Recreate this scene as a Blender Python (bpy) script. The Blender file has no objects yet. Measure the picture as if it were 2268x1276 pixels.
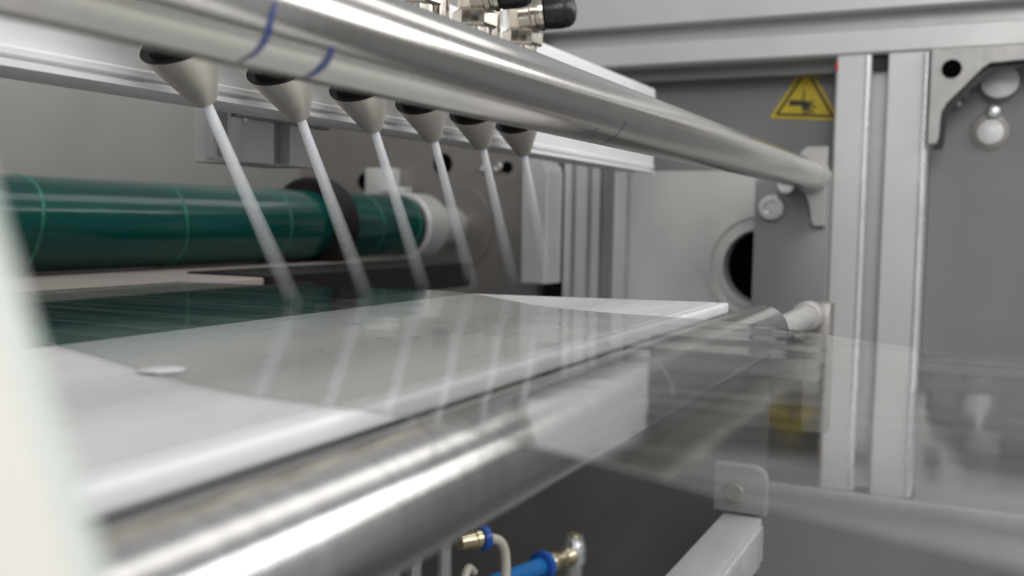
import bpy, bmesh, math, random
from mathutils import Vector, Matrix
random.seed(4)
S = bpy.context.scene
COL = S.collection

# ------------------------------------------------------------------ camera
R = Matrix(((0.43590415, 0.05490081, -0.89831702),
            (-0.89981848, 0.04624676, -0.43380634),
            (0.01772794, 0.99742024, 0.06955992)))
cd = bpy.data.cameras.new('camera')
cam = bpy.data.objects.new('camera', cd)
COL.objects.link(cam)
cam.matrix_world = R.to_4x4()
cd.sensor_width = 36.0
cd.lens = 34.54
cd.clip_start = 0.005
cd.clip_end = 50
cd.dof.use_dof = True
cd.dof.focus_distance = 0.42
cd.dof.aperture_fstop = 10.5
S.camera = cam

# ------------------------------------------------------------------ light
w = bpy.data.worlds.new('World'); S.world = w; w.use_nodes = True
w.node_tree.nodes['Background'].inputs[0].default_value = (0.95, 0.97, 1.0, 1)
w.node_tree.nodes['Background'].inputs[1].default_value = 0.30
S.view_settings.view_transform = 'Standard'
S.view_settings.look = 'None'
S.view_settings.exposure = 0.3
S.view_settings.gamma = 1.0
S.cycles.transparent_max_bounces = 32

def lamp(name, loc, target, sx, sy, power, col=(1, 1, 1), roll=0):
    l = bpy.data.lights.new(name, 'AREA'); l.shape = 'RECTANGLE'; l.size = sx; l.size_y = sy
    l.energy = power; l.color = col
    o = bpy.data.objects.new(name, l); COL.objects.link(o)
    o.location = loc
    d = Vector(target) - Vector(loc)
    z = -d.normalized(); x = Vector((1, 0, 0)); x = (x - z * x.dot(z)).normalized(); y = z.cross(x)
    o.matrix_world = Matrix.Translation(loc) @ Matrix((x, y, z)).transposed().to_4x4()
    return o
lamp('window_light', (3.4, -1.95, 1.2), (3.4, 0.1, 0.0), 9.5, 1.0, 100, (1.0, 0.99, 0.97))
lamp('ceiling_lamp', (1.2, -0.35, 2.1), (0.8, 0.2, 0), 4.5, 0.7, 14, (1.0, 0.98, 0.95))
lamp('room_light', (-1.7, -0.5, 1.0), (0.5, 0.2, 0), 1.2, 0.9, 17, (1.0, 0.98, 0.95))

# ------------------------------------------------------------------ materials
class NT:
    def __init__(s, name):
        s.m = bpy.data.materials.new(name); s.m.use_nodes = True
        s.t = s.m.node_tree; s.n = s.t.nodes; s.l = s.t.links
        s.b = s.n['Principled BSDF']; s.out = s.n['Material Output']
    def add(s, typ, **kw):
        n = s.n.new(typ)
        for k, v in kw.items(): setattr(n, k, v)
        return n
    def link(s, a, b): s.l.new(a, b)
    def coords(s, scale=(1, 1, 1), gen='Object'):
        tc = s.add('ShaderNodeTexCoord'); mp = s.add('ShaderNodeMapping')
        mp.inputs['Scale'].default_value = scale
        s.link(tc.outputs[gen], mp.inputs[0]); return mp.outputs[0]
    def noise(s, vec, scale, detail=4, rough=0.6):
        n = s.add('ShaderNodeTexNoise'); n.inputs['Scale'].default_value = scale
        n.inputs['Detail'].default_value = detail; n.inputs['Roughness'].default_value = rough
        s.link(vec, n.inputs['Vector']); return n.outputs['Fac']
    def rng(s, v, a, b, lo=0.3, hi=0.7):
        n = s.add('ShaderNodeMapRange'); n.inputs[1].default_value = lo; n.inputs[2].default_value = hi
        n.inputs[3].default_value = a; n.inputs[4].default_value = b
        s.link(v, n.inputs[0]); return n.outputs[0]
    def mixc(s, f, a, b):
        n = s.add('ShaderNodeMix', data_type='RGBA')
        n.inputs[6].default_value = (*a, 1); n.inputs[7].default_value = (*b, 1)
        s.link(f, n.inputs[0]); return n.outputs[2]
    def bump(s, h, strength, dist=0.001):
        n = s.add('ShaderNodeBump'); n.inputs['Strength'].default_value = strength
        n.inputs['Distance'].default_value = dist
        s.link(h, n.inputs['Height']); s.link(n.outputs[0], s.b.inputs['Normal'])
    def math(s, op, a, b=None):
        n = s.add('ShaderNodeMath', operation=op)
        for i, v in enumerate((a, b)):
            if v is None: continue
            if isinstance(v, (int, float)): n.inputs[i].default_value = v
            else: s.link(v, n.inputs[i])
        return n.outputs[0]

def surf(name, c, rough=0.45, metal=0.0, var=0.12, nscale=18, stretch=(1, 1, 1), bump=0.0, rvar=0.12, spec=0.5, coat=0):
    t = NT(name)
    v = t.coords(stretch)
    f = t.noise(v, nscale, 5)
    c0 = tuple(x * (1 - var) for x in c); c1 = tuple(min(1, x * (1 + var)) for x in c)
    t.link(t.mixc(t.rng(f, 0, 1), c0, c1), t.b.inputs['Base Color'])
    f2 = t.noise(v, nscale * 4.3, 4)
    t.link(t.rng(f2, max(0.02, rough - rvar), rough + rvar), t.b.inputs['Roughness'])
    t.b.inputs['Metallic'].default_value = metal
    t.b.inputs['Specular IOR Level'].default_value = spec
    t.b.inputs['Coat Weight'].default_value = coat
    if bump: t.bump(t.noise(v, nscale * 9, 3), bump, 0.0004)
    return t.m

M = {}
def brushed(name, c, rough, lon, bump=0.12, ring=1.0, fine=420, lo=0.86):
    t = NT(name)
    v1 = t.coords((1.5, fine, fine)); v2 = t.coords((700, 12, 12))
    a = t.noise(v1, 1.0, 3); b = t.noise(v2, 1.0, 4)
    blotch = t.noise(t.coords((0.12, 1, 1)), 26, 4)
    r = t.math('ADD', t.rng(blotch, rough - 0.05, rough + 0.09), t.rng(b, -0.05 * ring, 0.06 * ring))
    t.link(r, t.b.inputs['Roughness'])
    t.link(t.mixc(t.rng(t.math('ADD', t.math('MULTIPLY', a, 0.6), t.math('MULTIPLY', b, 0.4)), 0, 1, 0.38, 0.62),
                  tuple(x * lo for x in c), tuple(x * 1.04 for x in c)), t.b.inputs['Base Color'])
    t.b.inputs['Metallic'].default_value = 1
    h = t.math('ADD', t.math('MULTIPLY', a, lon), t.math('MULTIPLY', b, ring))
    t.bump(h, bump, 0.0003)
    return t.m
M['bar'] = brushed('brushed_steel_bar', (0.68, 0.655, 0.62), 0.17, 0.4, 0.016, 0.5)
M['roller'] = brushed('polished_steel_roller', (0.68, 0.67, 0.66), 0.16, 2.0, 0.30, 0.10, 230, 0.62)
M['nickel'] = surf('nickel_plated_metal', (0.62, 0.57, 0.50), 0.2, 1.0, 0.1, 60, rvar=0.08)
M['cone'] = surf('satin_nickel', (0.78, 0.735, 0.67), 0.40, 0.7, 0.07, 70, rvar=0.06)
M['steel'] = surf('plain_steel', (0.6, 0.6, 0.6), 0.3, 1.0, 0.1, 50)
M['alu'] = surf('anodised_aluminium', (0.60, 0.61, 0.60), 0.42, 0.35, 0.05, 9, (1, 1, 1), 0.03, 0.05)
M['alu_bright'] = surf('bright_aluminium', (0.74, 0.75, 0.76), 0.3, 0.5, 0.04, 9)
M['beam'] = surf('milled_aluminium', (0.80, 0.80, 0.81), 0.38, 0.12, 0.05, 10, (1, 4, 4), 0.03)
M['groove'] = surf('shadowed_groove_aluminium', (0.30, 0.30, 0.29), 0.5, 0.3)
M['plate'] = surf('grey_machined_plate', (0.25, 0.235, 0.222), 0.42, 0.5, 0.1, 8, (1, 1, 1), 0.03)
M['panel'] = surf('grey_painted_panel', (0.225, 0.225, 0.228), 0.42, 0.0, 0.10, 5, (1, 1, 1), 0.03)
M['bracket'] = surf('grey_milled_bracket', (0.44, 0.43, 0.42), 0.42, 0.3, 0.06, 30)
M['light_panel'] = surf('pale_grey_panel', (0.62, 0.62, 0.605), 0.36, 0.35, 0.06, 5)
M['wall'] = surf('warm_grey_sheet', (0.25, 0.243, 0.234), 0.45, 0.2, 0.06, 3)
M['beige'] = surf('pale_beige_sheet', (0.42, 0.37, 0.34), 0.5, 0.0, 0.06, 8)
M['white'] = surf('white_plate', (0.63, 0.62, 0.625), 0.36, 0.0, 0.012, 30, (0.4, 4, 1), 0.03)
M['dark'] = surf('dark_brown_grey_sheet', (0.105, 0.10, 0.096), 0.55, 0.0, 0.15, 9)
M['black'] = surf('matt_black', (0.012, 0.011, 0.012), 0.6, 0.0, 0.2, 30)
M['edge_white'] = surf('lit_edge_white', (0.72, 0.72, 0.735), 0.4, 0, 0.02)  # plate white lightened to paint the light on its front edge
M['void'] = surf('dark_opening', (0.004, 0.004, 0.004), 0.9, 0, 0.1, 20, spec=0.0)  # black without sheen, paints the unlit depth of holes
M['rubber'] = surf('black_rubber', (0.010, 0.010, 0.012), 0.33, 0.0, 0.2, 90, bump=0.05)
M['collar'] = surf('dark_brown_plastic', (0.007, 0.005, 0.005), 0.5, 0.0, 0.2, 30, spec=0.3)
M['cream'] = surf('cream_guard', (0.78, 0.765, 0.72), 0.5, 0.0, 0.03, 14)
M['edge'] = surf('pale_green_edge', (0.66, 0.72, 0.67), 0.4, 0.0, 0.03, 14)
M['glint_white'] = surf('glint_white', (0.85, 0.85, 0.84), 0.3, 0, 0.02)  # white colour stands in for light reflected by the steel heads
M['yellow'] = surf('yellow_sticker', (0.66, 0.50, 0.012), 0.45, 0.0, 0.05, 40)
M['ink_black'] = surf('black_print', (0.02, 0.02, 0.015), 0.5)
M['ink_blue'] = surf('blue_marker_ink', (0.045, 0.07, 0.24), 0.45, 0.0, 0.35, 160)
def ink():
    t = NT('worn_blue_ink')
    t.b.inputs['Base Color'].default_value = (0.06, 0.085, 0.26, 1); t.b.inputs['Roughness'].default_value = 0.4
    f = t.noise(t.coords((1, 1, 1)), 420, 3)
    t.link(t.rng(f, 0.55, 0.97, 0.35, 0.6), t.b.inputs['Alpha'])
    return t.m
M['ink_blue'] = ink()
M['red'] = surf('red_paint', (0.5, 0.05, 0.03), 0.5)
M['blue'] = surf('blue_plastic', (0.012, 0.09, 0.42), 0.3, 0.0, 0.1, 40)
M['blue_tube'] = surf('blue_tube', (0.01, 0.15, 0.42), 0.3, 0.0, 0.1, 40)
M['clear_tube'] = surf('milky_tube', (0.55, 0.53, 0.45), 0.3)
M['brass'] = surf('pale_brass', (0.72, 0.62, 0.42), 0.25, 1.0)
M['seam'] = surf('bright_green_seam', (0.010, 0.14, 0.10), 0.3, 0.0, 0.55, 45)

def green():
    t = NT('teal_tape')
    v = t.coords((2.5, 30, 30))
    f = t.noise(v, 1.6, 4)
    t.link(t.mixc(t.rng(f, 0, 1, 0.35, 0.7), (0.0, 0.043, 0.039), (0.003, 0.082, 0.068)), t.b.inputs['Base Color'])
    t.b.inputs['Roughness'].default_value = 0.2
    t.b.inputs['Coat Weight'].default_value = 0.35
    t.b.inputs['Specular IOR Level'].default_value = 0.2
    t.b.inputs['Coat Roughness'].default_value = 0.07
    t.bump(t.noise(t.coords((6, 60, 60)), 1.4, 3), 0.25, 0.002)
    return t.m
M['green'] = green()

def film():
    t = NT('clear_film')
    lw = t.add('ShaderNodeLayerWeight'); lw.inputs[0].default_value = 0.5
    p = t.math('POWER', lw.outputs['Facing'], 5.0)
    r = t.math('ADD', t.math('MULTIPLY', p, 0.66), 0.03)
    r2 = t.math('DIVIDE', t.math('MULTIPLY', r, 2.0), t.math('ADD', r, 1.0))
    n = t.noise(t.coords(), 35, 3)
    n2 = t.noise(t.coords((110, 4, 1)), 1.0, 4)
    bp = t.add('ShaderNodeBump'); bp.inputs['Strength'].default_value = 0.05; bp.inputs['Distance'].default_value = 0.002
    t.link(t.math('ADD', n, t.math('MULTIPLY', n2, 0.3)), bp.inputs['Height'])
    g = t.add('ShaderNodeBsdfGlossy'); g.inputs['Color'].default_value = (0.97, 0.98, 0.97, 1)
    g.inputs['Roughness'].default_value = 0.072
    t.link(bp.outputs[0], g.inputs['Normal'])
    tr = t.add('ShaderNodeBsdfTransparent'); tr.inputs[0].default_value = (0.95, 0.97, 0.955, 1)
    mx = t.add('ShaderNodeMixShader')
    t.link(r2, mx.inputs[0]); t.link(tr.outputs[0], mx.inputs[1]); t.link(g.outputs[0], mx.inputs[2])
    df = t.add('ShaderNodeBsdfDiffuse'); df.inputs[0].default_value = (0.66, 0.72, 0.67, 1)
    m2 = t.add('ShaderNodeMixShader'); st = t.noise(t.coords((130, 3, 1)), 1.0, 4); t.link(t.rng(st, 0.0, 0.09, 0.48, 0.75), m2.inputs[0])
    t.link(mx.outputs[0], m2.inputs[1]); t.link(df.outputs[0], m2.inputs[2])
    t.link(m2.outputs[0], t.out.inputs['Surface'])
    return t.m
M['film'] = film()

def jet():
    t = NT('white_spray')
    t.b.inputs['Base Color'].default_value = (0.86, 0.88, 0.92, 1)
    t.b.inputs['Roughness'].default_value = 0.5
    t.b.inputs['Subsurface Weight'].default_value = 0.0
    at = t.add('ShaderNodeAttribute', attribute_name='along')
    lw = t.add('ShaderNodeLayerWeight'); lw.inputs[0].default_value = 0.5
    core = t.math('SUBTRACT', 1.0, lw.outputs['Facing'])
    soft = t.math('POWER', core, t.rng(at.outputs['Fac'], 0.06, 2.4, 0, 1))
    a = t.math('MULTIPLY', soft, t.math('SUBTRACT', 0.95, t.math('MULTIPLY', t.math('POWER', at.outputs['Fac'], 0.7), 0.83)))
    st = t.noise(t.coords((300, 300, 12)), 1, 3)
    a2 = t.math('MULTIPLY', a, t.rng(st, 0.85, 1.0))
    t.link(a2, t.b.inputs['Alpha'])
    return t.m
M['jet'] = jet()

# ------------------------------------------------------------------ mesh helpers
def box(bm, x0, x1, y0, y1, z0, z1, bev=0.0, seg=2):
    vs = [bm.verts.new((x, y, z)) for x in (x0, x1) for y in (y0, y1) for z in (z0, z1)]
    fs = [(0, 1, 3, 2), (4, 6, 7, 5), (0, 4, 5, 1), (2, 3, 7, 6), (0, 2, 6, 4), (1, 5, 7, 3)]
    ff = [bm.faces.new([vs[i] for i in f]) for f in fs]
    if bev:
        es = list({e for f in ff for e in f.edges})
        bmesh.ops.bevel(bm, geom=es, offset=bev, segments=seg, affect='EDGES', profile=0.5)

def frame(ax):
    ax = Vector(ax).normalized()
    u = ax.cross(Vector((0, 0, 1)) if abs(ax.z) < 0.9 else Vector((1, 0, 0))).normalized()
    return ax, u, ax.cross(u)

def lathe(bm, p0, axis, prof, n=32, rot=0.0):
    """prof = [(distance along axis, radius)]"""
    a, u, v = frame(axis); p0 = Vector(p0); rings = []
    for d, r in prof:
        if r <= 1e-6: rings.append([bm.verts.new(p0 + a * d)])
        else: rings.append([bm.verts.new(p0 + a * d + (u * math.cos(rot + 2 * math.pi * k / n) + v * math.sin(rot + 2 * math.pi * k / n)) * r) for k in range(n)])
    for A, B in zip(rings, rings[1:]):
        for k in range(n):
            q = [A[k % len(A)], A[(k + 1) % len(A)], B[(k + 1) % len(B)], B[k % len(B)]]
            q = list(dict.fromkeys(q))
            if len(q) > 2: bm.faces.new(q)
    for Rg, fl in ((rings[0], True), (rings[-1], False)):
        if len(Rg) > 1: bm.faces.new(Rg[::-1] if not fl else Rg)
    return rings

def cyl(bm, p0, p1, r, n=32, ch=0.0, rot=0.0):
    d = Vector(p1) - Vector(p0); L = d.length
    prof = [(0, r - ch), (ch, r), (L - ch, r), (L, r - ch)] if ch else [(0, r), (L, r)]
    lathe(bm, p0, d, prof, n, rot)

def prism(bm, pts, axis, a0, a1, bev=0.0):
    """pts: 2-D polygon in the other two axes (in order), extruded along axis"""
    def P(u, v, a):
        return {'x': (a, u, v), 'y': (u, a, v), 'z': (u, v, a)}[axis]
    A = [bm.verts.new(P(u, v, a0)) for u, v in pts]; B = [bm.verts.new(P(u, v, a1)) for u, v in pts]
    n = len(pts); fs = []
    for k in range(n): fs.append(bm.faces.new([A[k], A[(k + 1) % n], B[(k + 1) % n], B[k]]))
    fs.append(bm.faces.new(A[::-1])); fs.append(bm.faces.new(B))
    if bev:
        es = list({e for f in fs[-2:] for e in f.edges})
        bmesh.ops.bevel(bm, geom=es, offset=bev, segments=2, affect='EDGES')

def tube(bm, pts, r, n=12):
    pts = [Vector(p) for p in pts]; rings = []
    for i, p in enumerate(pts):
        t = (pts[min(i + 1, len(pts) - 1)] - pts[max(i - 1, 0)]).normalized()
        a, u, v = frame(t)
        if rings and u.dot(lastu) < 0: u, v = -u, -v
        lastu = u
        rings.append([bm.verts.new(p + (u * math.cos(2 * math.pi * k / n) + v * math.sin(2 * math.pi * k / n)) * r) for k in range(n)])
    for A, B in zip(rings, rings[1:]):
        for k in range(n): bm.faces.new([A[k], A[(k + 1) % n], B[(k + 1) % n], B[k]])
    bm.faces.new(rings[0][::-1]); bm.faces.new(rings[-1])

def smooth_curve(pts, sub=8):
    pts = [Vector(p) for p in pts]; out = []
    for i in range(len(pts) - 1):
        p0 = pts[max(i - 1, 0)]; p1 = pts[i]; p2 = pts[i + 1]; p3 = pts[min(i + 2, len(pts) - 1)]
        for k in range(sub):
            t = k / sub
            out.append(0.5 * ((2 * p1) + (p2 - p0) * t + (2 * p0 - 5 * p1 + 4 * p2 - p3) * t * t + (-p0 + 3 * p1 - 3 * p2 + p3) * t ** 3))
    out.append(pts[-1]); return out

def root_of(p):
    while p.parent: p = p.parent
    return p

def obj(name, bm, mat, parent=None, smooth=35, label=None, kind=None):
    """bm is in world coordinates; the object keeps the origin of its thing"""
    bmesh.ops.recalc_face_normals(bm, faces=bm.faces[:])
    base = root_of(parent).location.copy() if parent else Vector((0, 0, 0))
    if not parent:
        c = Vector((0, 0, 0)); 
        for v in bm.verts: c += v.co
        c /= max(1, len(bm.verts)); base = Vector((c.x, c.y, min(v.co.z for v in bm.verts)))
    for v in bm.verts: v.co -= base
    me = bpy.data.meshes.new(name); bm.to_mesh(me); bm.free()
    if smooth:
        for p in me.polygons: p.use_smooth = True
        me.set_sharp_from_angle(angle=math.radians(smooth))
    me.materials.append(M[mat])
    o = bpy.data.objects.new(name, me); COL.objects.link(o)
    if parent: o.parent = parent
    else: o.location = base
    if label: o['label'] = label
    if kind: o['kind'] = kind
    return o

def thing(name, loc, label, cat, group=None):
    o = bpy.data.objects.new(name, None); COL.objects.link(o); o.location = loc
    o.empty_display_size = 0.02
    o['label'] = label; o['category'] = cat
    if group: o['group'] = group
    return o
def tag(o, label, cat, group=None):
    o['label'] = label; o['category'] = cat
    if group: o['group'] = group
    return o
def B(): return bmesh.new()
def circle(cy, cz, r, n=32, a0=0.0, a1=2 * math.pi):
    return [(cy + r * math.cos(a0 + (a1 - a0) * k / n), cz + r * math.sin(a0 + (a1 - a0) * k / n)) for k in range(n)]

def plate_with_hole(bm, x0, x1, outer, cy, cz, r, n=40):
    """flat plate normal to x with one round hole; outer is a convex polygon sampled radially"""
    def hit(a):
        best = None; dx, dy = math.cos(a), math.sin(a)
        for (ay, az), (by, bz) in zip(outer, outer[1:] + outer[:1]):
            ex, ey = by - ay, bz - az; den = dx * ey - dy * ex
            if abs(den) < 1e-12: continue
            t = ((ay - cy) * ey - (az - cz) * ex) / den; s = ((ay - cy) * dy - (az - cz) * dx) / den
            if t > 0 and -1e-9 <= s <= 1 + 1e-9 and (best is None or t < best): best = t
        return best
    angs = sorted(set([2 * math.pi * k / n for k in range(n)] + [math.atan2(z - cz, y - cy) % (2 * math.pi) for y, z in outer]))
    def ring(x, inner):
        return [bm.verts.new((x, cy + math.cos(a) * (r if inner else hit(a)), cz + math.sin(a) * (r if inner else hit(a)))) for a in angs]
    fo, fi, bo, bi = ring(x0, 0), ring(x0, 1), ring(x1, 0), ring(x1, 1)
    m = len(angs)
    for k in range(m):
        j = (k + 1) % m
        for a, b in ((fo, fi), (fi, bi), (bi, bo), (bo, fo)):
            bm.faces.new([a[k], a[j], b[j], b[k]])

# ================================================================== large structure
# rear wall behind the green roller
b = B(); box(b, -0.2, 1.3, 0.78, 0.79, -0.6, 0.6); o = obj('rear_wall', b, 'wall', smooth=0, kind='structure')
# floor of the machine well
b = B(); box(b, -0.4, 1.3, -0.6, 0.78, -0.62, -0.60); o = obj('well_floor', b, 'dark', smooth=0, kind='structure')

# end wall (x = 1): upper dark panel
b = B(); box(b, 1.06, 1.07, 0.135, 0.46, 0.056, 0.225, 0.001)
tag(obj('wall_panel', b, 'panel', smooth=0), 'dark grey end panel that carries the yellow warning sign', 'panel')
# pale plate with round opening
t = thing('flange_plate', (1.05, 0.26, -0.12), 'pale grey plate with a round dark opening beside the lower dark plate', 'plate')
b = B(); plate_with_hole(b, 1.045, 1.055, [(0.12, -0.14), (0.377, -0.14), (0.377, 0.045), (0.365, 0.056), (0.12, 0.056)], 0.214, -0.0452, 0.0405)
obj('plate_sheet', b, 'light_panel', t, 30)
b = B()
for ro, ri, x0 in ((0.058, 0.052, 1.040), (0.0465, 0.0385, 1.0415)):
    lathe(b, (x0, 0.214, -0.0452), (1, 0, 0), [(0.006, ro), (0, ro - 0.001), (0, ri + 0.001), (0.004, ri), (0.02, ri)], 48)
b.faces.ensure_lookup_table()
bad = [f for f in b.faces if len(f.verts) > 10]; bmesh.ops.delete(b, geom=bad, context='FACES_ONLY')
obj('flange_ring', b, 'light_panel', t)
b = B(); lathe(b, (1.075, 0.214, -0.0452), (1, 0, 0), [(0, 0.0), (0, 0.05), (0.03, 0.05)], 32); obj('dark_bore', b, 'void', t)

b = B(); box(b, 1.11, 1.12, -0.6, 0.79, -0.6, 0.17); obj('end_wall', b, 'dark', smooth=0, kind='structure')
# dark mounting plate with socket bolt
t = thing('mounting_plate', (0.985, 0.175, -0.14), 'dark grey mounting plate with a socket bolt below the end of the upper bar', 'plate')
b = B(); box(b, 0.975, 0.995, 0.1385, 0.208, -0.15, 0.043, 0.0012); obj('plate_sheet', b, 'panel', t)
def bolt(bm, x, y, z, r, h=0.006, socket=True):
    pr = [(0, r), (-h + 0.001, r), (-h, r - 0.001)]
    if socket: pr += [(-h, r * 0.55), (-h + 0.004, r * 0.5), (-h + 0.004, 0)]
    else: pr += [(-h * 1.35, r * 0.6), (-h * 1.5, 0)]
    lathe(bm, (x, y, z), (1, 0, 0), pr, 24)
b = B(); bolt(b, 0.975, 0.191, 0.016, 0.0125); obj('socket_bolt', b, 'steel', t)
b = B(); bolt(b, 0.975, 0.160, -0.105, 0.007); obj('socket_bolt', b, 'steel', t)

# extrusion post
def extrusion(y_hi, y_lo, x0, depth, z0, z1, slot, parent, name='profile'):
    """upright two-track profile: front face at x0, one slot in the middle"""
    (s1, s0) = slot; c = 0.0022; x1 = x0 + depth
    pts = [(x0, y_hi - c), (x0, s1 + 0.0045), (x0 + 0.0035, s1 + 0.0), (x0 + 0.012, s1), (x0 + 0.012, s1 + 0.004), (x0 + 0.022, s1 + 0.004),
           (x0 + 0.022, s0 - 0.004), (x0 + 0.012, s0 - 0.004), (x0 + 0.012, s0), (x0 + 0.0012, s0), (x0, s0 - 0.0012),
           (x0, y_lo + 0.0065), (x0 + 0.0045, y_lo), (x1, y_lo), (x1, y_hi), (x0 + c, y_hi)]
    b = B(); prism(b, pts, 'z', z0, z1)
    return obj(name, b, 'alu', parent, 25)
def highlight_rod(y, parent):
    b = B(); cyl(b, (1.0024, y, -0.259), (1.0024, y, 0.1618), 0.0036, 24); obj('bright_edge', b, 'alu_bright', parent)  # lighter metal paints the highlight along the post's chamfered edges
t = thing('aluminium_post', (1.0, 0.097, -0.30), 'pale upright two track aluminium post beside the yellow sign', 'post')
extrusion(0.1400, 0.0560, 1.0, 0.058, -0.26, 0.1625, (0.1085, 0.0925), t); highlight_rod(0.1108, t); highlight_rod(0.0590, t)
b = B(); box(b, 0.9995, 1.002, 0.1375, 0.1404, 0.1485, 0.1575, 0.0008); obj('red_mark', b, 'red', t)
b = B(); box(b, 1.010, 1.03, 0.094, 0.107, 0.150, 0.1624); obj('slot_plug', b, 'black', t)

# top beam (extrusion along y)
t = thing('top_beam', (1.02, 0.2, 0.162), 'long pale aluminium beam with a dark groove across the top right', 'beam')
zs0, zs1 = 0.187, 0.2045
pts = [(1.0, 0.1655), (1.0, zs0 - 0.0015), (1.002, zs0), (1.014, zs0), (1.014, zs0 - 0.004), (1.025, zs0 - 0.004), (1.025, zs1 + 0.004), (1.014, zs1 + 0.004),
       (1.014, zs1), (1.002, zs1), (1.0, zs1 + 0.0015), (1.0, 0.256), (1.0025, 0.2582), (1.058, 0.2582), (1.058, 0.1632), (1.0025, 0.1632)]
b = B(); prism(b, pts, 'y', -0.35, 0.62); obj('profile', b, 'alu', t, 25)
b = B(); box(b, 1.030, 1.0585, 0.1403, 0.60, 0.1515, 0.1628); obj('lip_strip', b, 'panel', t)

# right panel
b = B(); box(b, 1.0582, 1.066, -0.45, 0.0555, -0.5, 0.163, 0.0006)
tag(obj('wall_panel', b, 'panel', smooth=0), 'large plain grey panel to the right of the aluminium post', 'panel')
# corner gusset
t = thing('corner_bracket', (0.995, 0.02, 0.08), 'grey corner bracket with a hole and bright bolts under the top beam', 'bracket')
g = [(0.0545, 0.1628), (0.0545, 0.0765), (0.0475, 0.0765), (0.0455, 0.083), (0.0445, 0.107), (0.041, 0.114), (0.0125, 0.1445), (0.006, 0.149), (-0.06, 0.151), (-0.06, 0.1628)]
b = B(); prism(b, g[::-1], 'x', 0.990, 1.002, 0.0008); obj('bracket_plate', b, 'bracket', t, 30)
b = B(); lathe(b, (0.9893, 0.0370, 0.1440), (1, 0, 0), [(0.0, 0.0085), (-0.0008, 0.0080), (-0.0008, 0.0068), (0.0004, 0.0066), (0.0004, 0)], 28); obj('bolt_hole', b, 'void', t)
b = B(); prism(b, [(y - 0.0045 if z < 0.15 else y, max(0.072, z - 0.0045) if z < 0.16 else z - 0.0005) for y, z in g][::-1], 'x', 1.0025, 1.010); obj('shade_band', b, 'rubber', t, 30)  # black band paints the shaded thickness of the bracket's inner edge
for (y, z, r, f) in ((0.020, 0.1385, 0.0045, 0), (0.0265, 0.128, 0.0040, 0), (0.0325, 0.119, 0.0035, 0)):
    b = B(); bolt(b, 1.056, y, z, r, 0.008, False); obj('screw_head', b, 'steel', t)
b = B(); lathe(b, (1.05, -0.003, 0.136), (-1, 0, 0.35), [(0, 0.0145), (0.004, 0.0165), (0.007, 0.0165), (0.012, 0.010), (0.0135, 0)], 32); obj('round_nut', b, 'glint_white', t)
t = thing('panel_bolt', (1.056, 0.003, 0.094), 'bright round headed bolt on the grey panel under the corner bracket', 'bolt')
b = B(); lathe(b, (1.058, 0.003, 0.092), (-1, 0, 0), [(0, 0.0175), (0.002, 0.017), (0.0025, 0.013)], 32); obj('washer', b, 'plate', t)
b = B(); lathe(b, (1.056, 0.003, 0.0915), (-1, 0, 0), [(0, 0.0125), (0.006, 0.0115), (0.009, 0.007), (0.0095, 0)], 32); obj('bolt_head', b, 'glint_white', t)
b = B(); lathe(b, (1.056, 0.001, 0.1105), (-1, 0, 0), [(0, 0.007), (0.005, 0.006), (0.007, 0)], 24); obj('screw_head', b, 'steel', t)

# bearing plate for the green roller
t = thing('bearing_plate', (1.01, 0.58, -0.15), 'brown grey bearing plate with drilled holes at the end of the green roller', 'plate')
b = B()
oc = [(0.80, -0.14), (0.80, 0.20), (0.452, 0.20), (0.452, -0.14)]
prism(b, oc[::-1], 'x', 1.0, 1.02, 0.001); obj('plate_sheet', b, 'plate', t)
for (y, z, r) in ((0.4915, 0.0585, 0.0055), (0.683, 0.043, 0.0085), (0.553, 0.025, 0.010), (0.575, 0.063, 0.010)):
    b = B(); lathe(b, (0.9995, y, z), (1, 0, 0), [(0.0005, r * 1.25), (-0.0006, r * 1.2), (-0.0006, r), (0.0004, r * 0.97), (0.0004, 0)], 24)
    obj('drilled_hole', b, 'void', t)
b = B(); bolt(b, 1.0, 0.502, 0.0585, 0.006); obj('socket_bolt', b, 'steel', t)
b = B(); bolt(b, 1.0, 0.520, 0.0585, 0.0045); obj('socket_bolt', b, 'steel', t)
b = B(); box(b, 0.975, 0.9998, 0.632, 0.667, 0.020, 0.058, 0.002); obj('clear_block', b, 'alu', t)
b = B(); box(b, 0.965, 0.985, 0.607, 0.640, 0.028, 0.035, 0.001); obj('bright_clip', b, 'alu_bright', t)
b = B(); lathe(b, (0.9990, 0.56, -0.010), (-1, 0, 0), [(0, 0.052), (0.0008, 0.051), (0.0008, 0.05)], 40); obj('bearing_seat', b, 'plate', t)
# rounded cover right of it
def rrect(y0, y1, z0, z1, r, n=6, corners=(1, 1, 1, 1)):
    out = []
    for (cy, cz, a, on, py, pz) in ((y1 - r, z1 - r, 0, corners[0], y1, z1), (y0 + r, z1 - r, 90, corners[1], y0, z1), (y0 + r, z0 + r, 180, corners[2], y0, z0), (y1 - r, z0 + r, 270, corners[3], y1, z0)):
        if on: out += [(cy + r * math.cos(math.radians(a + 90 * k / n)), cz + r * math.sin(math.radians(a + 90 * k / n))) for k in range(n + 1)]
        else: out.append((py, pz))
    return out
b = B(); prism(b, rrect(0.4225, 0.4515, -0.068, 0.066, 0.016, 8, (0, 1, 0, 0)), 'x', 0.955, 0.999, 0.002)
tag(obj('rounded_cover', b, 'alu', smooth=40), 'upright pale cover with a rounded top corner beside the drilled bearing plate', 'cover')
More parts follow.
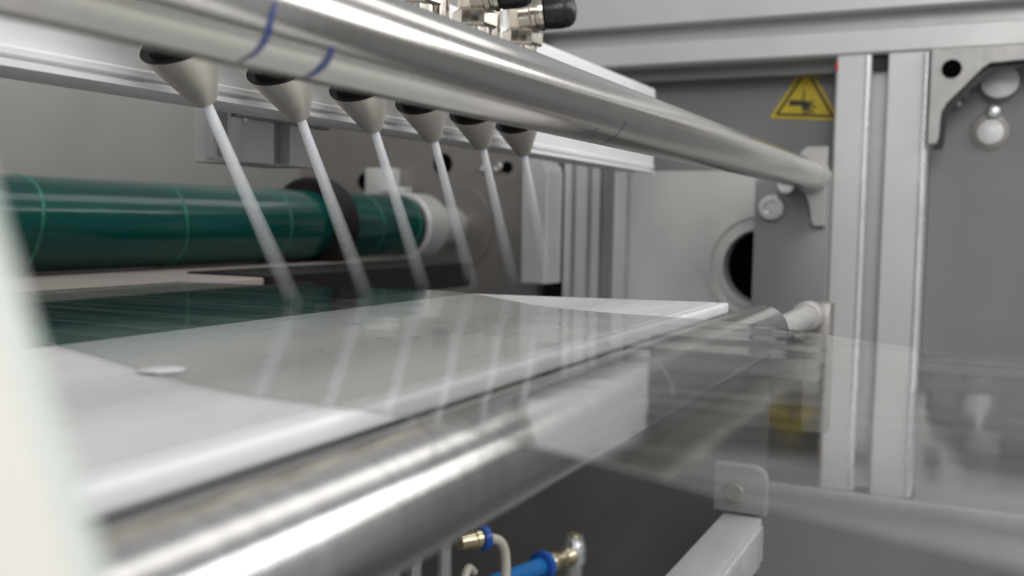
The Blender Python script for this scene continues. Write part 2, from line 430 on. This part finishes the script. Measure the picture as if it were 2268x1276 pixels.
# slotted column right of the cover
t = thing('slotted_column', (1.0, 0.39, -0.15), 'grooved aluminium column between rounded cover and pale flange plate', 'column')
ys = [0.420, 0.4135, 0.4125, 0.4075, 0.4065, 0.395, 0.394, 0.389, 0.388, 0.380, 0.379, 0.3745]
pts = [(1.0, 0.421)]
for i, y in enumerate(ys):
    pts.append((1.0 + (0.0 if (i // 2) % 2 == 0 else 0.009) , y))
pts += [(1.0, 0.374), (1.0, 0.3625), (1.04, 0.3625), (1.04, 0.421)]
b = B(); prism(b, pts, 'z', -0.15, 0.14); obj('profile', b, 'alu', t, 25)
b = B(); box(b, 0.9985, 1.001, 0.3630, 0.3740, -0.15, 0.139); obj('side_strip', b, 'panel', t)

# lower front panel, well wall
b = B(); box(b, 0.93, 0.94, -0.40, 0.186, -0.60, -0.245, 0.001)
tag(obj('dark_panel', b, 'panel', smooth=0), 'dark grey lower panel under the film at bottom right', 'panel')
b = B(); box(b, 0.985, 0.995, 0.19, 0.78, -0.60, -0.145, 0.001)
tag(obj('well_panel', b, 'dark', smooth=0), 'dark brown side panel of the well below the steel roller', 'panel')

# beige shelf behind the film and black tray beneath it
b = B(); box(b, -0.1, 0.76, 0.432, 0.70, -0.052, -0.0415, 0.001)
tag(obj('rear_shelf', b, 'beige', smooth=0), 'pale beige shelf strip seen under the green roller', 'shelf')
t = thing('black_tray', (0.4, 0.35, -0.15), 'black open tray under the back part of the clear film', 'tray')
b = B(); box(b, -0.1, 0.56, 0.258, 0.430, -0.16, -0.155); obj('tray_floor', b, 'black', t)
b = B(); box(b, -0.1, 0.56, 0.4245, 0.4305, -0.154, -0.046); obj('tray_wall', b, 'black', t)
b = B(); box(b, -0.1, 0.56, 0.2565, 0.2600, -0.154, -0.048); obj('tray_wall', b, 'black', t)

b = B(); box(b, 0.515, 0.80, 0.4290, 0.50, -0.062, -0.0400, 0.001)
tag(obj('base_block', b, 'collar', smooth=0), 'dark block under the black collar of the green roller', 'block')
# ================================================================== white plate
t = thing('white_plate', (0.28, 0.19, -0.046), 'white rounded front plate lying under the clear film above the steel roller', 'plate')
px0, px1, py0, py1 = 0.074, 0.476, 0.1195, 0.2555
def corner(cx, cy, r, a0, a1, n=8): return [(cx + r * math.cos(math.radians(a0 + (a1 - a0) * k / n)), cy + r * math.sin(math.radians(a0 + (a1 - a0) * k / n))) for k in range(n + 1)]
pts = [(px1 + 0.028, 0.1248), (px1 + 0.028, 0.128)] + corner(px1 + 0.004, 0.175, 0.012, 0, 30, 3) + corner(px1 - 0.006, py1 - 0.006, 0.006, 0, 90) + corner(px0 + 0.006, py1 - 0.006, 0.006, 90, 180) + [(px0, 0.1248)]
b = B(); prism(b, pts, 'z', -0.0462, -0.0410, 0.0004); obj('plate_sheet', b, 'white', t, 50)
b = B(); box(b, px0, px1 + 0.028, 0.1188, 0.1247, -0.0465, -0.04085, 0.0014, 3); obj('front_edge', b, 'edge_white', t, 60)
b = B(); box(b, 0.131, 0.1335, 0.158, 0.1595, -0.04105, -0.0408); obj('dirt_speck', b, 'beige', t)

# ================================================================== green roller
t = thing('green_roller', (0.5, 0.562, -0.04), 'long glossy teal roller with a black collar at the back left', 'roller')
ry, rz, rr = 0.562, -0.0085, 0.0318
b = B(); lathe(b, (0.0, ry, rz), (1, 0, 0), [(0, rr), (0.85, rr), (0.884, rr), (0.885, rr - 0.001)], 72); obj('roller_sleeve', b, 'green', t)
for i, x in enumerate((0.30, 0.424, 0.5475, 0.667, 0.808, 0.876)):
    b = B(); wdt = 0.0024
    rings = lathe(b, (x, ry, rz), (1, 0, 0), [(0, rr), (0.0006, rr + 0.00035), (wdt, rr + 0.0004), (wdt + 0.0008, rr)], 72)
    for f in [f for f in b.faces if len(f.verts) > 10]: b.faces.remove(f)
    for v in b.verts: v.co.x += 0.0012 * math.sin(3 * math.atan2(v.co.z - rz, v.co.y - ry) + i) + 0.004 * (v.co.z - rz) / rr * (i % 2)
    obj('tape_seam', b, 'seam', t)
cx0, cx1, cr = 0.727, 0.754, 0.0438
b = B(); lathe(b, (cx0, ry, rz), (1, 0, 0), [(0, rr + 0.0002), (0.0, cr - 0.003), (0.003, cr), (cx1 - cx0 - 0.004, cr), (cx1 - cx0, cr - 0.004), (cx1 - cx0, rr + 0.0002)], 64); obj('collar', b, 'collar', t)
b = B(); lathe(b, (0.886, ry, rz), (1, 0, 0), [(0, rr - 0.002), (0.006, rr - 0.002), (0.006, rr - 0.006), (0.010, rr - 0.006)], 48); obj('end_gap', b, 'collar', t)
b = B(); lathe(b, (0.893, ry, rz), (1, 0, 0), [(0, rr - 0.006), (0, rr + 0.0010), (0.002, rr + 0.0032), (0.038, rr + 0.0032), (0.040, rr + 0.001), (0.040, 0.022), (0.105, 0.022)], 64); obj('end_flange', b, 'light_panel', t)

# ================================================================== nozzle beam
t = thing('nozzle_beam', (0.45, 0.31, 0.0465), 'long pale aluminium beam behind the row of spray nozzles', 'beam')
y0 = 0.290
pts = [(y0, 0.0540), (y0, 0.1225), (y0 + 0.001, 0.1255), (y0 + 0.035, 0.1265), (y0 + 0.035, 0.048), (y0 + 0.003, 0.0462), (y0 - 0.0012, 0.0468), (y0 - 0.0015, 0.0487), (y0 + 0.002, 0.0492),
       (y0 + 0.0022, 0.0504), (y0 - 0.0008, 0.0510), (y0 - 0.0010, 0.0530)]
b = B(); prism(b, pts, 'x', 0.02, 0.905); obj('profile', b, 'beam', t, 25)
b = B(); box(b, 0.60, 0.897, y0 - 0.004, y0 + 0.004, 0.0462, 0.0475); obj('bottom_strip', b, 'beam', t)
# hanging profile stubs behind the beam
t = thing('hanging_stub', (0.38, 0.36, 0.0275), 'narrow pale stub hanging behind the first nozzle', 'bracket', 'aluminium stubs hanging behind the nozzle beam')
b = B(); prism(b, [(0.3815, 0.352), (0.3945, 0.352), (0.3945, 0.358), (0.3815, 0.358)], 'z', 0.0275, 0.075, 0.0008); obj('profile', b, 'alu', t)
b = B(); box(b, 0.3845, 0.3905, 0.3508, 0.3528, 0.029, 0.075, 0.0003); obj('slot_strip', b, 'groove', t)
t = thing('hanging_stub', (0.43, 0.36, 0.0275), 'wide slotted pale stub hanging behind the second nozzle', 'bracket', 'aluminium stubs hanging behind the nozzle beam')
b = B(); prism(b, [(0.4035, 0.352), (0.428, 0.352), (0.4285, 0.360), (0.441, 0.360), (0.4415, 0.352), (0.4645, 0.352), (0.4645, 0.386), (0.4035, 0.386)], 'z', 0.0275, 0.075, 0.0006); obj('profile', b, 'alu', t)
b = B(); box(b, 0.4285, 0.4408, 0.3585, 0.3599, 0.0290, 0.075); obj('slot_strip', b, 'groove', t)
b = B(); box(b, 0.4020, 0.4055, 0.3500, 0.3530, 0.048, 0.086, 0.0004); obj('bright_edge', b, 'alu_bright', t)
b = B(); box(b, 0.395, 0.475, 0.349, 0.353, 0.050, 0.075, 0.0006); obj('cross_plate', b, 'plate', t)

# ================================================================== nozzles
AX = Vector((0.635, 0.109, -0.765)).normalized()
TIP = Vector((0.2927, 0.274, 0.0433)); STEP = 0.05772
def make_nozzle():
    t = thing('spray_nozzle', TIP, 'nozzle', 'nozzle', 'row of conical spray nozzles')
    b = B(); lathe(b, TIP, -AX, [(0.0012, 0.0), (0.0012, 0.0026), (0, 0.0031), (0, 0.0044), (0.0005, 0.0049), (0.0252, 0.0153)], 48)
    obj('cone', b, 'cone', t, 30)
    b = B(); lathe(b, TIP, -AX, [(0.0253, 0.0151), (0.0256, 0.0147), (0.0256, 0.0118), (0.034, 0.0118)], 48); obj('dark_cone_top', b, 'collar', t, 30)  # rim top coloured dark to paint its dark reflection
    # jet: slender, widening towards the film
    b = B(); L = (0.0433 + 0.0400) / -AX.z; n = 24; N = 22
    lay = b.verts.layers.float.new('along')
    a, u, v = frame(AX); rings = []
    for i in range(N + 1):
        s = i / N; r = 0.0021 + 0.0030 * s ** 1.3
        c = TIP + AX * (L * s - 0.001 * (1 - s))
        rg = []
        for k in range(n):
            q = c + (u * math.cos(2 * math.pi * k / n) + v * math.sin(2 * math.pi * k / n)) * r
            vv = b.verts.new(q); vv[lay] = s; rg.append(vv)
        rings.append(rg)
    for A, C in zip(rings, rings[1:]):
        for k in range(n): b.faces.new([A[k], A[(k + 1) % n], C[(k + 1) % n], C[k]])
    obj('spray_jet', b, 'jet', t, 60)
    # valve above: stem, hex nut, hex block, knob, guide pin
    nut = TIP + Vector((-0.0655, -0.0285, 0.0555)); up = Vector((0.02, 0, 1)).normalized()
    b = B(); cyl(b, TIP - AX * 0.03, nut - up * 0.006, 0.0075, 24); obj('valve_stem', b, 'nickel', t)
    b = B(); cyl(b, nut - up * 0.006, nut + up * 0.0005, 0.0085, 28, 0.0006); obj('neck', b, 'nickel', t)
    b = B(); cyl(b, nut, nut + up * 0.0085, 0.0118, 6, 0.0012, 0.4); obj('hex_nut', b, 'nickel', t, 20)
    kd = Vector((0.25, -0.93, 0.10)).normalized()
    kb = nut + up * 0.0165 + Vector((-0.004, 0.002, 0))
    b = B(); cyl(b, nut + up * 0.0085, nut + up * 0.031, 0.0098, 6, 0.001, 0.1); obj('hex_block', b, 'cone', t, 20)
    b = B(); lathe(b, kb, kd, [(q * 1.12, r * 1.16) for q, r in [(0.002, 0.0085), (0.0075, 0.0085), (0.0085, 0.0092), (0.0105, 0.0092), (0.011, 0.0083), (0.0122, 0.0083), (0.0126, 0.0090), (0.0146, 0.0088), (0.0148, 0.007)]], 36); obj('threaded_collar', b, 'nickel', t)
    b = B(); lathe(b, kb, kd, [(q * 1.12, r * 1.16) for q, r in [(0.0148, 0.0074), (0.0155, 0.0083), (0.0230, 0.0086), (0.0262, 0.0082), (0.0285, 0.0070), (0.0300, 0.0048), (0.0307, 0.002), (0.0309, 0)]], 36); obj('knob', b, 'rubber', t, 50)
    pin = nut + Vector((-0.022, 0.010, 0))
    b = B(); cyl(b, pin - up * 0.03, pin + up * 0.04, 0.0063, 24, 0.0008); obj('guide_pin', b, 'nickel', t)
    return t
noz_labels = ['nearest and largest cone nozzle at the left end of the nozzle row',
              'second cone nozzle from the left, above the slotted hanging stub',
              'third cone nozzle from the left of the spray row',
              'fourth cone nozzle from the left, spraying past the grey roller flange',
              'fifth cone nozzle from the left of the spray row',
              'farthest and smallest cone nozzle at the right end of the row']
n0 = make_nozzle(); n0['label'] = noz_labels[0]
for i in range(1, 6):
    r = n0.copy(); COL.objects.link(r); r.location = TIP + Vector((STEP * i, 0, 0)); r['label'] = noz_labels[i]
    for ch in list(n0.children):
        c = ch.copy(); COL.objects.link(c); c.parent = r
b = B(); cyl(b, (0.600, 0.30, 0.1262), (0.602, 0.30, 0.19), 0.0026, 16)
tag(obj('white_pin', b, 'white'), 'thin white pin standing on the nozzle beam below the last black knob', 'pin')

# ================================================================== upper steel bar
t = thing('steel_bar', (0.5, 0.152, 0.0466), 'long brushed steel bar with blue marker lines crossing above the film', 'bar')
by, bz, br = 0.152, 0.0466, 0.0137
b = B(); lathe(b, (-0.15, by, bz), (1, 0, 0), [(0, br - 0.001), (0.001, br)] + [(0.05 * k, br) for k in range(1, 23)] + [(1.138, br), (1.139, br - 0.001)], 96)
obj('bar_rod', b, 'bar', t)
def mark(pts, width, n=10):
    """ink stroke on the bar: list of (x, angle in degrees)"""
    b = B(); q = smooth_curve([(x, a * 0.001, 0) for x, a in pts], n); prev = None; m = len(q)
    for i, p in enumerate(q):
        a = math.radians(p.y * 1000); r = br + 0.00008
        ww = width * (0.35 + 0.65 * math.sin(math.pi * (0.08 + 0.84 * i / (m - 1)))) * random.uniform(0.85, 1.1)
        c = (p.x - ww / 2, p.x + ww / 2)
        cur = [b.verts.new((x, by + r * math.cos(a), bz + r * math.sin(a))) for x in c]
        if prev: b.faces.new([prev[0], prev[1], cur[1], cur[0]])
        prev = cur
    return obj('blue_line', b, 'ink_blue', t)
mark([(0.1685, -175), (0.1682, -160), (0.1692, -142), (0.1696, -123), (0.169, -104)], 0.0024)
mark([(0.1912, -149), (0.192, -140), (0.1925, -129), (0.1931, -109), (0.193, -100)], 0.0033)
mark([(0.3702, -136), (0.3722, -118.5), (0.3742, -102)], 0.0010)
mark([(0.3540, -107), (0.3590, -113), (0.3653, -123), (0.369, -128)], 0.0010)
mark([(0.3951, -161), (0.3949, -139), (0.3964, -108), (0.397, -98)], 0.0010)
b = B(); prev = None  # thin blue strip along the top edge of the bar
for i in range(30):
    x = 0.20 + 0.0085 * i; ha = 2.3 * math.sin(math.pi * (i + 0.5) / 30) + 0.4; cur = []
    for a in (112 - ha, 112 + ha):
        A = math.radians(a); cur.append(b.verts.new((x, by + (br + 0.00008) * math.cos(A), bz + (br + 0.00008) * math.sin(A))))
    if prev: b.faces.new([prev[0], prev[1], cur[1], cur[0]])
    prev = cur
obj('blue_line', b, 'ink_blue', t)
# clamp that carries the bar
t = thing('bar_bracket', (0.985, 0.152, -0.002), 'pale bracket holding the far end of the steel bar against the post', 'bracket')
pp = [(0.1398, 0.0735), (0.158, 0.0735), (0.1635, 0.069), (0.1655, 0.060), (0.1655, 0.041), (0.156, 0.027), (0.1525, 0.018), (0.1520, 0.003), (0.1490, -0.001), (0.1398, -0.001)]
b = B(); prism(b, pp, 'x', 0.962, 0.9745, 0.0008); obj('bracket_plate', b, 'bracket', t, 30)
b = B(); lathe(b, (0.950, by, bz), (1, 0, 0), [(0, br + 0.0004), (0, br + 0.002), (0.0118, br + 0.0022)], 40); obj('clamp_ring', b, 'bracket', t)
b = B(); bolt(b, 0.9749, 0.1765, 0.037, 0.008, 0.012); obj('clamp_bolt', b, 'alu_bright', t)

# ================================================================== lower steel roller
t = thing('steel_roller', (0.5, 0.152, -0.104), 'polished steel roller running along the front edge of the white plate', 'roller')
ly, lz, lr = 0.100, -0.0536, 0.0128
b = B(); lathe(b, (-0.1, ly, lz), (1, 0, 0), [(0, lr - 0.001), (0.001, lr)] + [(0.05 * k, lr) for k in range(1, 12)] + [(0.598, lr), (0.6, lr - 0.002), (0.6, 0.008)], 96)
obj('roller_drum', b, 'roller', t)
b = B(); lathe(b, (0.50, ly, lz - 0.0035), (1, 0, 0), [(0, 0.0065), (0.125, 0.0072), (0.125, 0.0085), (0.127, 0.0092), (0.140, 0.0092), (0.143, 0.0080), (0.149, 0.0080)], 48)
obj('journal', b, 'bracket', t)
b = B(); box(b, 0.655, 0.672, 0.0885, 0.1050, -0.135, -0.050, 0.0015); obj('bearing_block', b, 'plate', t)

# ================================================================== clear film
def interp(tab, y):
    for (a, xa), (c, xc) in zip(tab, tab[1:]):
        if a <= y <= c:
            s = (y - a) / (c - a); return xa + (xc - xa) * s
    return tab[0][1] if y < tab[0][0] else tab[-1][1]
XL = [(-0.30, 0.05), (-0.15, 0.085), (-0.06, 0.105), (-0.02, 0.124), (0.034, 0.143), (0.060, 0.1535), (0.086, 0.162), (0.110, 0.1690), (0.129, 0.1690), (0.151, 0.170), (0.168, 0.175), (0.190, 0.183), (0.228, 0.1975), (0.258, 0.2075), (0.31, 0.226), (0.432, 0.27)]
XR = [(-0.30, 0.30), (-0.06, 0.338), (-0.012, 0.345), (0.025, 0.355), (0.056, 0.378), (0.090, 0.400), (0.118, 0.407), (0.150, 0.409), (0.185, 0.418), (0.226, 0.450), (0.255, 0.470), (0.2755, 0.478), (0.32, 0.468), (0.366, 0.4506), (0.43, 0.437)]
b = B(); NY, NX = 150, 90; g = []
for j in range(NY + 1):
    y = -0.30 + 0.73 * j / NY; row = []
    k3 = [-0.012, -0.006, 0, 0.006, 0.012]
    xl = sum(interp(XL, y + d) for d in k3) / 5; xr = sum(interp(XR, y + d) for d in k3) / 5
    for i in range(NX + 1):
        s = i / NX; x = xl + (xr - xl) * s
        rip = 0.00010 * math.sin(2 * math.pi * (x - 0.02 * y) / 0.041) * max(0, min(1, (x - 0.24) / 0.1)) * max(0.15, min(1, (0.2 - y) / 0.08))
        wav = 0.00012 * math.sin(31 * x + 22 * y) + 0.00009 * math.sin(55 * y - 9 * x)
        row.append(b.verts.new((x, y, -0.0403 + rip + wav * 0.8)))
    g.append(row)
for j in range(NY):
    for i in range(NX): b.faces.new([g[j][i], g[j][i + 1], g[j + 1][i + 1], g[j + 1][i]])
t = thing('clear_film', (0.3, 0.1, -0.041), 'clear glossy film sheet lying over the white plate and steel roller', 'film')
obj('film_sheet', b, 'film', t, 180)
b = B(); tube(b, [(sum(interp(XL, yy + d) for d in k3) / 5, yy, -0.0402 + 0.0001 * math.sin(31 * interp(XL, yy) + 22 * yy)) for yy in [-0.10 + 0.004 * k for k in range(91)]], 0.00016, 6)
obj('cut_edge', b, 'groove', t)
def scratch(pts, r):
    b = B(); tube(b, smooth_curve(pts, 6), r, 5); obj('scratch', b, 'alu_bright', t)
zf = -0.0399
for (x, y, l) in ((0.2527, 0.2149, 0.0005), (0.3025, 0.2104, 0.0022), (0.2715, 0.1790, 0.0016), (0.2682, 0.1737, 0.0010), (0.2360, 0.1766, 0.0008), (0.28, 0.171, 0.0018)):
    b = B(); tube(b, [(x, y - l, zf), (x + 0.1 * l, y, zf), (x - 0.05 * l, y + l, zf)], 0.00007, 5); obj('dust_speck', b, 'black', t)
b = B(); lathe(b, (0.1872, 0.1903, -0.0402), (0, 0, 1), [(0, 0.0058), (0.00006, 0.0057), (0.00006, 0)], 32); obj('white_dot', b, 'edge_white', t)
scratch([(0.2656, 0.0814, zf), (0.249, 0.0744, zf), (0.2341, 0.0688, zf), (0.2206, 0.0644, zf)], 0.00007)
scratch([(0.2329, 0.0772, zf), (0.2204, 0.0716, zf), (0.2073, 0.0666, zf), (0.1998, 0.0640, zf)], 0.00007)

# ================================================================== things in the well
t = thing('hinge_bracket', (0.7, 0.155, -0.21), 'grey rounded corner bracket with a bolt hole seen under the film', 'bracket')
b = B(); prism(b, rrect(0.1345, 0.1720, -0.2090, -0.1745, 0.010, 8, (0, 1, 0, 0)), 'x', 0.700, 0.712, 0.0012); obj('bracket_plate', b, 'panel', t, 40)
b = B(); bolt(b, 0.6995, 0.1562, -0.1936, 0.0072, 0.003); obj('socket_bolt', b, 'plate', t)
t = thing('lower_rail', (0.55, 0.165, -0.27), 'pale square rail running down from the bracket at the bottom right', 'rail')
b = B(); box(b, 0.25, 0.699, 0.1360, 0.1640, -0.245, -0.2095, 0.0015); obj('rail_bar', b, 'alu', t)
b = B(); box(b, 0.25, 0.699, 0.1348, 0.1362, -0.2400, -0.2150, 0.0003); obj('side_strip', b, 'alu_bright', t)

t = thing('air_fitting', (0.576, 0.30, -0.24), 'blue ringed air fitting with a curled milky tube under the roller', 'fitting', 'air fittings under the roller')
b = B(); lathe(b, (0.560, 0.306, -0.214), (0.85, -0.45, -0.02), [(0, 0.0055), (0.012, 0.0055), (0.012, 0.0065), (0.016, 0.0065)], 28); obj('fitting_body', b, 'brass', t)
b = B(); lathe(b, (0.575, 0.2985, -0.2145), (0.85, -0.45, -0.02), [(0, 0.0035), (0, 0.0078), (0.0015, 0.0086), (0.005, 0.0086), (0.006, 0.0075), (0.006, 0.0035)], 32); obj('blue_ring', b, 'blue', t)
b = B(); tube(b, smooth_curve([(0.580, 0.296, -0.215), (0.590, 0.290, -0.220), (0.594, 0.288, -0.235), (0.592, 0.288, -0.262), (0.590, 0.288, -0.30)], 6), 0.0034, 12); obj('air_tube', b, 'clear_tube', t)
t = thing('air_fitting', (0.66, 0.30, -0.262), 'blue tube pushed into a brass fitting and grey elbow at bottom centre', 'fitting', 'air fittings under the roller')
dirx = Vector((0.0614, 0, -0.0109)).normalized(); dirx = Vector((0.95, -0.2, -0.05)).normalized()
p0 = Vector((0.600, 0.303, -0.2560))
b = B(); cyl(b, p0, p0 + dirx * 0.062, 0.0068, 24); obj('air_tube', b, 'blue_tube', t)
b = B(); lathe(b, p0 + dirx * 0.060, dirx, [(0, 0.0075), (0.001, 0.0112), (0.006, 0.0112), (0.008, 0.008)], 28); obj('blue_ring', b, 'blue', t)
b = B(); lathe(b, p0 + dirx * 0.068, dirx, [(0, 0.0065), (0.002, 0.0078), (0.012, 0.0078), (0.014, 0.0065), (0.024, 0.0068), (0.028, 0.0085), (0.032, 0.0085)], 28); obj('brass_sleeve', b, 'brass', t)
pe = p0 + dirx * 0.105
b = B(); lathe(b, (pe.x, pe.y, -0.34), (0, 0, 1), [(0, 0.008), (0.072, 0.008), (0.073, 0.0105), (0.086, 0.0105), (0.089, 0.0085), (0.094, 0.0075), (0.095, 0)], 28); obj('elbow_body', b, 'steel', t)
b = B(); lathe(b, (pe.x, pe.y, -0.2455), (0, 0, 1), [(0, 0.0045), (0.0008, 0.0045), (0.0008, 0)], 20); obj('cap_slot', b, 'brass', t)
for i, (x, y) in enumerate(((0.485, 0.31), (0.502, 0.305), (0.530, 0.30))):
    b = B(); cyl(b, (x, y, -0.45), (x, y, -0.16), 0.0048, 20)
    tag(obj('guide_rod', b, 'steel'), ['left of three thin vertical rods under the roller', 'middle of three thin vertical rods under the roller', 'right thin vertical rod beside the blue ringed fitting'][i], 'rod', 'thin vertical rods under the roller')
b = B(); tube(b, smooth_curve([(0.570, 0.30, -0.236), (0.556, 0.297, -0.229), (0.545, 0.295, -0.238), (0.541, 0.294, -0.256), (0.54, 0.294, -0.29)], 8), 0.0028, 10)
tag(obj('loose_tube', b, 'clear_tube'), 'thin curled clear tube between vertical rod and blue ringed fitting', 'tube')

# ================================================================== warning sign
t = thing('warning_sign', (1.059, 0.178, 0.107), 'yellow triangular hand crush warning sign behind the post', 'sign')
SX = 1.06
A_, B_, C_ = (0.2135, 0.1115), (0.1415, 0.1068), (0.1772, 0.1680)
def tri(inset, rad=0.003):
    P = [Vector(p) for p in (A_, B_, C_)]; c = sum(P, Vector((0, 0))) / 3
    Q = [c + (p - c) * (1 - inset) for p in P]; out = []
    for i in range(3):
        p, a, d = Q[i], Q[i - 1], Q[(i + 1) % 3]
        u = (a - p).normalized() * rad; v = (d - p).normalized() * rad
        for k in range(5):
            s = k / 4; out.append(p + u * (1 - s) ** 2 + v * s ** 2)
    return [(q.x, q.y) for q in out]
b = B(); prism(b, tri(0), 'x', SX - 0.0012, SX - 0.0002); obj('sign_face', b, 'yellow', t, 0)
b = B()
o1, o2 = tri(0.15, 0.002), tri(0.28, 0.001)
v1 = [b.verts.new((SX - 0.0014, *q)) for q in o1]; v2 = [b.verts.new((SX - 0.0014, *q)) for q in o2]
for k in range(len(v1)): b.faces.new([v1[k], v1[(k + 1) % len(v1)], v2[(k + 1) % len(v1)], v2[k]])
obj('border_line', b, 'ink_black', t, 0)
def pict(poly):
    b = B(); b.faces.new([b.verts.new((SX - 0.0015, y, z)) for y, z in poly]); return b
cy, cz = 0.1785, 0.1265
b = B()
def stroke(y0_, z0_, y1_, z1_, w0, w1):
    d = Vector((y1_ - y0_, z1_ - z0_)).normalized(); n_ = Vector((-d.y, d.x))
    q = [Vector((y0_, z0_)) + n_ * w0, Vector((y0_, z0_)) - n_ * w0, Vector((y1_, z1_)) - n_ * w1, Vector((y1_, z1_)) + n_ * w1]
    b.faces.new([b.verts.new((SX - 0.0015 - 0.00001 * len(b.faces), cy + p.x, cz + p.y)) for p in q])
stroke(0.0150, 0.0000, 0.0020, -0.0004, 0.0030, 0.0026)
stroke(0.0030, -0.0006, -0.0050, -0.0028, 0.0030, 0.0036)
for (a0, a1, e0, e1) in ((-0.003, -0.0005, -0.0105, 0.0008), (-0.004, -0.002, -0.0125, -0.0056), (-0.003, -0.004, -0.0105, -0.0112), (-0.001, -0.004, -0.0060, -0.0135), (0.0010, -0.0035, -0.0010, -0.0130)):
    stroke(a0, a1, e0, e1, 0.0013, 0.0008)
obj('hand_symbol', b, 'ink_black', t, 0)
obj('blade_symbol', pict([(cy - 0.0002, cz + 0.0016), (cy - 0.0006, cz + 0.0125), (cy + 0.0010, cz + 0.0125), (cy + 0.0016, cz + 0.002)]), 'ink_black', t, 0)

# ================================================================== guard edge close to the camera
P = [Vector(p) for p in ((0.0432, 0.0618, 0.0107), (0.04398, 0.05898, 0.00107), (0.04474, 0.05583, -0.0087), (0.04543, 0.05301, -0.0173), (0.04591, 0.05095, -0.0240), (0.0466, 0.0482, -0.034))]
left = Vector((-0.62, 0.78, 0.0)).normalized(); back = Vector((0.78, 0.62, 0)).normalized()
def guard(off0, off1, dep0, dep1, mat, name, par):
    b = B(); rows = []
    for p in P:
        rows.append([b.verts.new(p + left * (o_ + 0.0009) + back * d_) for o_, d_ in ((off0, dep0), (off1, dep0), (off1, dep1), (off0, dep1))])
    for A, C in zip(rows, rows[1:]):
        for k in range(4): b.faces.new([A[k], A[(k + 1) % 4], C[(k + 1) % 4], C[k]])
    b.faces.new(rows[0]); b.faces.new(rows[-1][::-1])
    return obj(name, b, mat, par, 30)
t = thing('guard_panel', (0.045, 0.055, -0.034), 'blurred cream guard panel with a pale green edge at far left', 'panel')
guard(0.0015, 0.06, 0.0, 0.002, 'cream', 'panel_sheet', t)
guard(0.0, 0.00145, 0.0002, 0.0018, 'edge', 'edge_strip', t)
